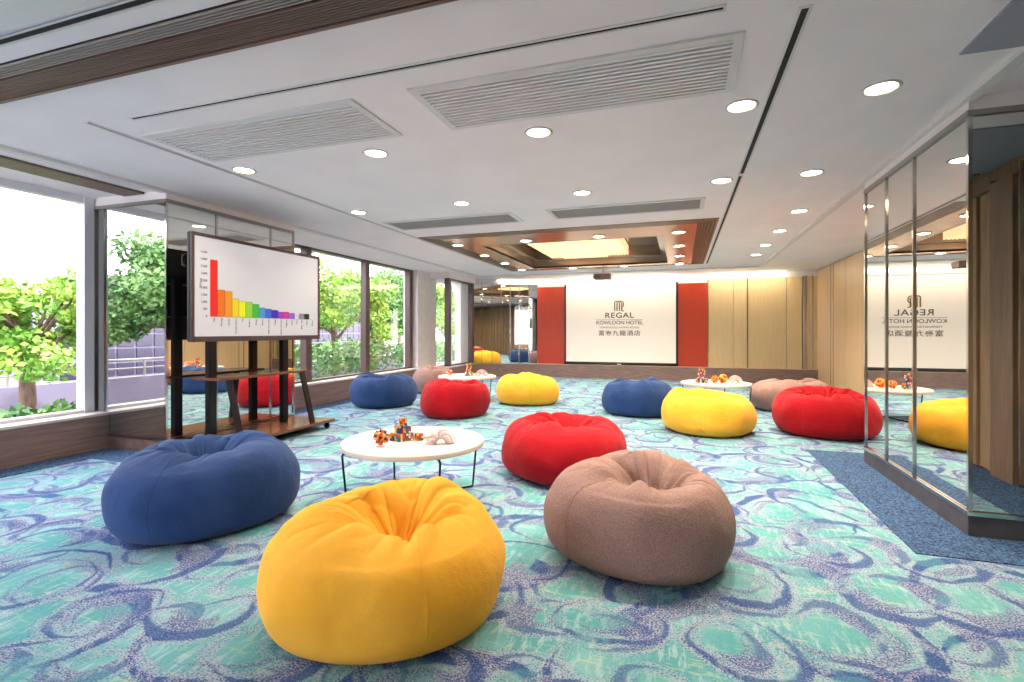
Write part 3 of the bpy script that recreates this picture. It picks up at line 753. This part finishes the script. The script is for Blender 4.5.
def cube(loc, sz, rz, label, seed, group='puzzle cubes'):
    R = random.Random(seed)
    bm = bmesh.new(); box(bm, -sz/2, sz/2, -sz/2, sz/2, 0, sz, bev=sz*.03)
    cs = ['red', 'blue', 'green', 'yellow', 'orange', 'white']; n = 2 if sz < .05 else 3
    g = sz/n
    for face in range(5):
        for i in range(n):
            for j in range(n):
                u, v = -sz/2+(i+.5)*g, (j+.5)*g; e = g*.42; mi = 1+R.randrange(6); c = bm; q = sz/2
                if face == 0: box(c, u-e, u+e, -q-.001, -q+.0005, v-e, v+e, mi)
                elif face == 1: box(c, u-e, u+e, q-.0005, q+.001, v-e, v+e, mi)
                elif face == 2: box(c, -q-.001, -q+.0005, u-e, u+e, v-e, v+e, mi)
                elif face == 3: box(c, q-.0005, q+.001, u-e, u+e, v-e, v+e, mi)
                else: box(c, u-e, u+e, v-sz/2-e, v-sz/2+e, sz-.0005, sz+.001, mi)
    o = link('puzzle_cube', bm, [TC['black']]+[TC[c] for c in cs]); o.location = loc; o.rotation_euler = (0, 0, rz); tag(o, label, 'puzzle', group)
def arch(loc, rz, R0, m, label, n=26):
    root = None; bm = bmesh.new()
    for k in range(n+1):
        a = PI*k/n; c = Vector((math.cos(a)*R0, 0, math.sin(a)*R0)); u = Vector((math.cos(a), 0, math.sin(a))); v = Vector((0, 1, 0)); r = R0*.52
        pts = [c+(u*math.cos(q*2*PI/20)+v*math.sin(q*2*PI/20))*r for q in range(20)]
        for p in pts: p.z = max(p.z, .002)
        tube(bm, pts, .0026, 5, True)
    o = link('coil_spring', bm, m, None, True); o.location = loc; o.rotation_euler = (0, 0, rz)
    tag(o, label, 'spring toy', 'coil spring toys'); return o
M['slinky'] = mat('pale_lilac_spring', (208, 196, 206), .25, .5)
M['slinky2'] = mat('pale_pink_spring', (236, 206, 204), .3, .2)
ZT = .419
def tp(x, y): return (x, y, ZT)
# near table (centre -1.82, 3.24)
burr('burr_puzzle', tp(-1.94, 2.99), .095, ['tan', 'black', 'red', 'orange'], 'wooden burr puzzle of tan and black sticks on the near table', 1)
cx0, cy0 = -1.89, 3.19
S_ = .051
for i, (dx, dy, dz, rz, lb) in enumerate([
        (-.070, .0, 0, .2, 'small coloured puzzle cube, leftmost of the pile on the near table'),
        (-.012, -.035, 0, .6, 'small coloured puzzle cube at the front of the pile on the near table'),
        (.05, .0, 0, .1, 'small coloured puzzle cube, bottom right of the pile on the near table'),
        (.115, .0, 0, .5, 'green edged puzzle cube, rightmost of the pile on the near table'),
        (-.01, .03, 0, .3, 'small coloured puzzle cube at the back of the pile on the near table'),
        (-.03, .0, 1, .5, 'puzzle cube on the left of the middle layer of the pile'),
        (.032, .0, 1, .15, 'puzzle cube on the right of the middle layer of the pile'),
        (.0, .0, 2, .3, 'puzzle cube on the very top of the pile on the near table')]):
    cth, sth = math.cos(CA), math.sin(CA)
    cube((cx0+dx*cth-dy*sth, cy0+dx*sth+dy*cth, ZT+dz*(S_+.002)), S_, CA+rz, lb, i+3)
arch(tp(-1.58, 3.17), CA+.25, .066, M['slinky'], 'pale lilac coil spring arched on the near table')
for k in range(4):
    bm = bmesh.new(); tube(bm, [(-.05+.008*k, -.012*k, .006+.004*k), (.05, .01*k-.01, .008+.003*k)], .005, 6)
    o = link('toy_stick', bm, TC['yellow']); o.location = tp(-1.74, 3.30); o.rotation_euler = (0, 0, CA+.2); tag(o, 'yellow puzzle stick lying beside the coil spring on the near table', 'puzzle', 'yellow puzzle sticks')
# far left table (-3.55, 8.15)
burr('burr_puzzle', tp(-3.83, 8.02), .10, ['tan', 'orange', 'white', 'red'], 'orange burr puzzle on the far left table', 5)
for i, (dx, dz, lb) in enumerate(((-.05, 0, 'lower left puzzle cube of the stack on the far left table'), (.03, 0, 'lower right puzzle cube of the stack on the far left table'), (-.01, 1, 'middle puzzle cube of the stack on the far left table'), (0, 2, 'top puzzle cube of the stack on the far left table'))):
    cube((-3.50+dx, 8.12, ZT+dz*.072), .07, .3*i, lb, 20+i)
arch(tp(-3.28, 8.16), CA, .075, M['slinky2'], 'pale pink coil spring on the far left table')
# far right table (.50, 8.28)
for i, (dx, dz, lb) in enumerate(((-.05, 0, 'lower left puzzle cube of the stack on the far right table'), (.04, 0, 'lower right puzzle cube of the stack on the far right table'), (-.01, 1, 'middle puzzle cube of the stack on the far right table'), (0, 2, 'top puzzle cube of the stack on the far right table'))):
    cube((.30+dx, 8.12, ZT+dz*.072), .07, .3*i+.2, lb, 40+i)
burr('burr_puzzle', tp(.48, 8.14), .10, ['tan', 'orange', 'brown', 'orange'], 'left orange burr puzzle on the far right table', 7)
burr('burr_puzzle', tp(.60, 8.20), .115, ['orange', 'yellow', 'red', 'tan'], 'right orange burr puzzle on the far right table', 8)
arch(tp(.77, 8.26), CA, .075, M['slinky2'], 'pale pink coil spring on the far right table')

# ------------------------------------------------------------------ outside
GZ = -.42
tag(link('ground', bx(-60, -5.98, -30, 60, GZ-.2, GZ), M['ground']), 'pale paved ground outside the windows', 'ground', kind='structure')
def tree(kind_m, crown, h0, seed, n, leaf=.10):
    R = random.Random(seed); root = empty('tree', (0, 0, GZ), 0, 'x', 'tree', 'trees outside the windows')
    bm = bmesh.new(); top = h0
    tube(bm, [(0, 0, 0), (.04, .03, top*.35), (-.03, .05, top*.7), (.02, 0, top)], [.13, .11, .09, .06], 10)
    cl = []
    for k in range(26):
        a = R.uniform(0, 2*PI); el = R.uniform(-.5, 1.2); rr = crown*R.uniform(.35, 1)
        c = Vector((math.cos(a)*math.cos(el)*rr, math.sin(a)*math.cos(el)*rr, top+math.sin(el)*rr*.85)); cl.append((c, crown*R.uniform(.22, .40)))
        if k % 2 == 0:
            mid = Vector((0, 0, top*R.uniform(.55, .95))); tube(bm, [mid, mid.lerp(c, .5)+Vector((0, 0, .06)), c], [.045, .03, .012], 6)
    link('trunk', bm, M['bark'], root, True)
    bm = bmesh.new()
    for _ in range(n):
        c, r = R.choice(cl)
        v = Vector((R.gauss(0, 1), R.gauss(0, 1), R.gauss(0, 1))).normalized()*r*R.random()**.4
        v.z *= .65; p = c+v
        d = Vector((R.gauss(0, 1), R.gauss(0, 1), R.gauss(-.3, .6))).normalized(); s_ = d.orthogonal().normalized(); s_ = (Matrix.Rotation(R.uniform(0, 6), 3, d) @ s_)
        L = leaf*R.uniform(.7, 1.4); wv = L*.32
        vs = [bm.verts.new(q) for q in (p, p+d*L*.5+s_*wv+Vector((0, 0, .01)), p+d*L, p+d*L*.5-s_*wv)]
        bm.faces.new(vs)
    link('foliage', bm, kind_m, root)
    return root
kinds = [tree(M['leaf'], 1.25, 1.6, 1, 9000, .10), tree(M['leaf_dark'], 1.75, 2.15, 2, 15000, .11), tree(M['leaf'], 1.85, 2.2, 3, 15000, .11)]
TR = [(0, -9.6, 5.0, 1.0, 0, 'bright green leafy tree outside the near left window'),
      (1, -10.6, 9.6, 1.0, 0, 'dark leafy tree outside, just right of the television'),
      (2, -9.8, 12.6, 1.0, 0, 'bright leafy tree outside the second window past the television'),
      (1, -10.4, 15.6, 1.0, 2, 'dark leafy tree outside the window before the stone column'),
      (2, -10.4, 19.5, 1.1, 1, 'bright leafy tree outside, beyond the stone column'),
      (1, -10.0, -.6, .95, 4, 'tree outside seen in the near face of the left mirrored pillar'),
      (1, -13.5, 2.0, 1.0, 1, 'grey green tree set back behind the near left tree'),
      (1, -15.0, 13.5, 1.25, 3, 'tall dark tree set back beyond the windows'),
      (2, -14.5, 24.0, 1.3, 5, 'distant tree seen through the far left corner window'),
      (1, -10.2, -4.4, 1.0, 0, 'tree outside behind the camera, mirrored in the left pillar')]
used = set()
for ki, x, y, sc_, rz, lb in TR:
    o = kinds[ki] if ki not in used else copy_tree(kinds[ki]); used.add(ki)
    o.location = (x, y, GZ); o.scale = (sc_,)*3; o.rotation_euler = (0, 0, rz); o['label'] = lb
# hedges: low leafy bushes
def hedge(x0, x1, y0, y1, h, label, seed):
    R = random.Random(seed); bm = bmesh.new()
    for _ in range(int((x1-x0)*(y1-y0)*900)):
        p = Vector((R.uniform(x0, x1), R.uniform(y0, y1), GZ+h*R.random()**.45*(1+.25*noise.noise(Vector((x0, R.uniform(y0, y1), 0))))))
        d = Vector((R.gauss(0, 1), R.gauss(0, 1), R.gauss(.5, .6))).normalized(); s_ = d.orthogonal().normalized(); L = R.uniform(.08, .15)
        bm.faces.new([bm.verts.new(q) for q in (p, p+d*L*.5+s_*L*.3, p+d*L, p+d*L*.5-s_*L*.3)])
    tag(link('hedge', bm, M['leaf_dark']), label, 'hedge', 'hedges outside the windows', 'stuff')
hedge(-9.0, -8.2, 8.6, 13.2, 1.25, 'low leafy hedge outside right of the television', 1)
hedge(-9.0, -8.3, 14.0, 19.5, 1.15, 'low leafy hedge outside near the stone column', 2)
hedge(-8.6, -8.0, 2.6, 5.6, .55, 'low bushes under the tree outside the near window', 3)
# buildings across the street
def building(loc, w_, d_, h_, nx, nz, label, seed):
    b = empty('office_building', loc, 0, label, 'building')
    link('facade', bx(-d_/2, d_/2, -w_/2, w_/2, 0, h_), M['facade'], b)
    cw_, chh = w_/nx, h_/nz
    bm = bmesh.new()
    for i in range(nx):
        for j in range(nz):
            box(bm, d_/2-.02, d_/2+.05, -w_/2+(i+.06)*cw_, -w_/2+(i+.94)*cw_, (j+.08)*chh, (j+.92)*chh)
    tag(link('window_grid', bm, M['facade_glass'], b), kind='stuff')
building((-22, 13.5, GZ), 5.4, 6, 3.5, 9, 7, 'pale building with a grid of windows behind the near left tree', 1)
building((-30, 34, GZ), 16, 6, 5.0, 20, 7, 'pale distant building beyond the far windows', 2)
building((-22, -6, GZ), 12, 6, 3.6, 18, 7, 'pale building outside behind the camera', 3)
# low street wall with railing
sw = empty('street_wall', (-12.2, 8, GZ), 0, 'long low pale wall with railing along the street outside', 'wall')
link('wall_body', bx(-.12, .12, -20, 26, 0, .55), M['facade'], sw)
bm = bmesh.new(); tube(bm, [(0, -20, .95), (0, 26, .95)], .03); tube(bm, [(0, -20, .75), (0, 26, .75)], .02)
for k in range(24): tube(bm, [(0, -19+k*1.9, .5), (0, -19+k*1.9, .95)], .025)
link('railing', bm, M['trim_grey'], sw)

# ------------------------------------------------------------------ light
wd = bpy.data.worlds.new('World'); bpy.context.scene.world = wd; wd.use_nodes = True
nt = wd.node_tree; bg = nt.nodes['Background']
tc = nt.nodes.new('ShaderNodeTexCoord'); sp = nt.nodes.new('ShaderNodeSeparateXYZ'); nt.links.new(tc.outputs['Generated'], sp.inputs[0])
rp = nt.nodes.new('ShaderNodeValToRGB'); nt.links.new(sp.outputs['Z'], rp.inputs[0])
rp.color_ramp.elements[0].position = 0; rp.color_ramp.elements[0].color = (1, .94, .985, 1)
rp.color_ramp.elements[1].position = .6; rp.color_ramp.elements[1].color = (.92, .88, 1, 1)
nt.links.new(rp.outputs[0], bg.inputs['Color']); bg.inputs['Strength'].default_value = 5
S = bpy.data.lights.new('sun', 'SUN'); S.energy = 2.6; S.angle = math.radians(1.5); S.color = (1, .96, .88)
so = bpy.data.objects.new('sun', S); C.objects.link(so); so.rotation_euler = Vector((.62, -.42, .80)).to_track_quat('Z', 'Y').to_euler()

# ------------------------------------------------------------------ camera
cam = bpy.data.cameras.new('camera'); co = bpy.data.objects.new('camera', cam); C.objects.link(co)
cam.sensor_width = 36; cam.lens = 505.5/1024*36; cam.shift_y = -10/1024; cam.clip_end = 300; cam.clip_start = .05
co.location = (0, 0, 1.2); co.rotation_euler = (PI/2, 0, CAMT)
sc = bpy.context.scene; sc.camera = co
sc.view_settings.view_transform = 'Standard'; sc.view_settings.look = 'None'; sc.view_settings.gamma = 1
sc.view_settings.use_curve_mapping = False; sc.view_settings.exposure = .97
try:
    sc.cycles.max_bounces = 10; sc.cycles.diffuse_bounces = 4; sc.cycles.glossy_bounces = 6; sc.cycles.transparent_max_bounces = 12
    sc.cycles.sample_clamp_indirect = 6; sc.cycles.use_denoising = True; sc.cycles.caustics_reflective = False
except Exception: pass
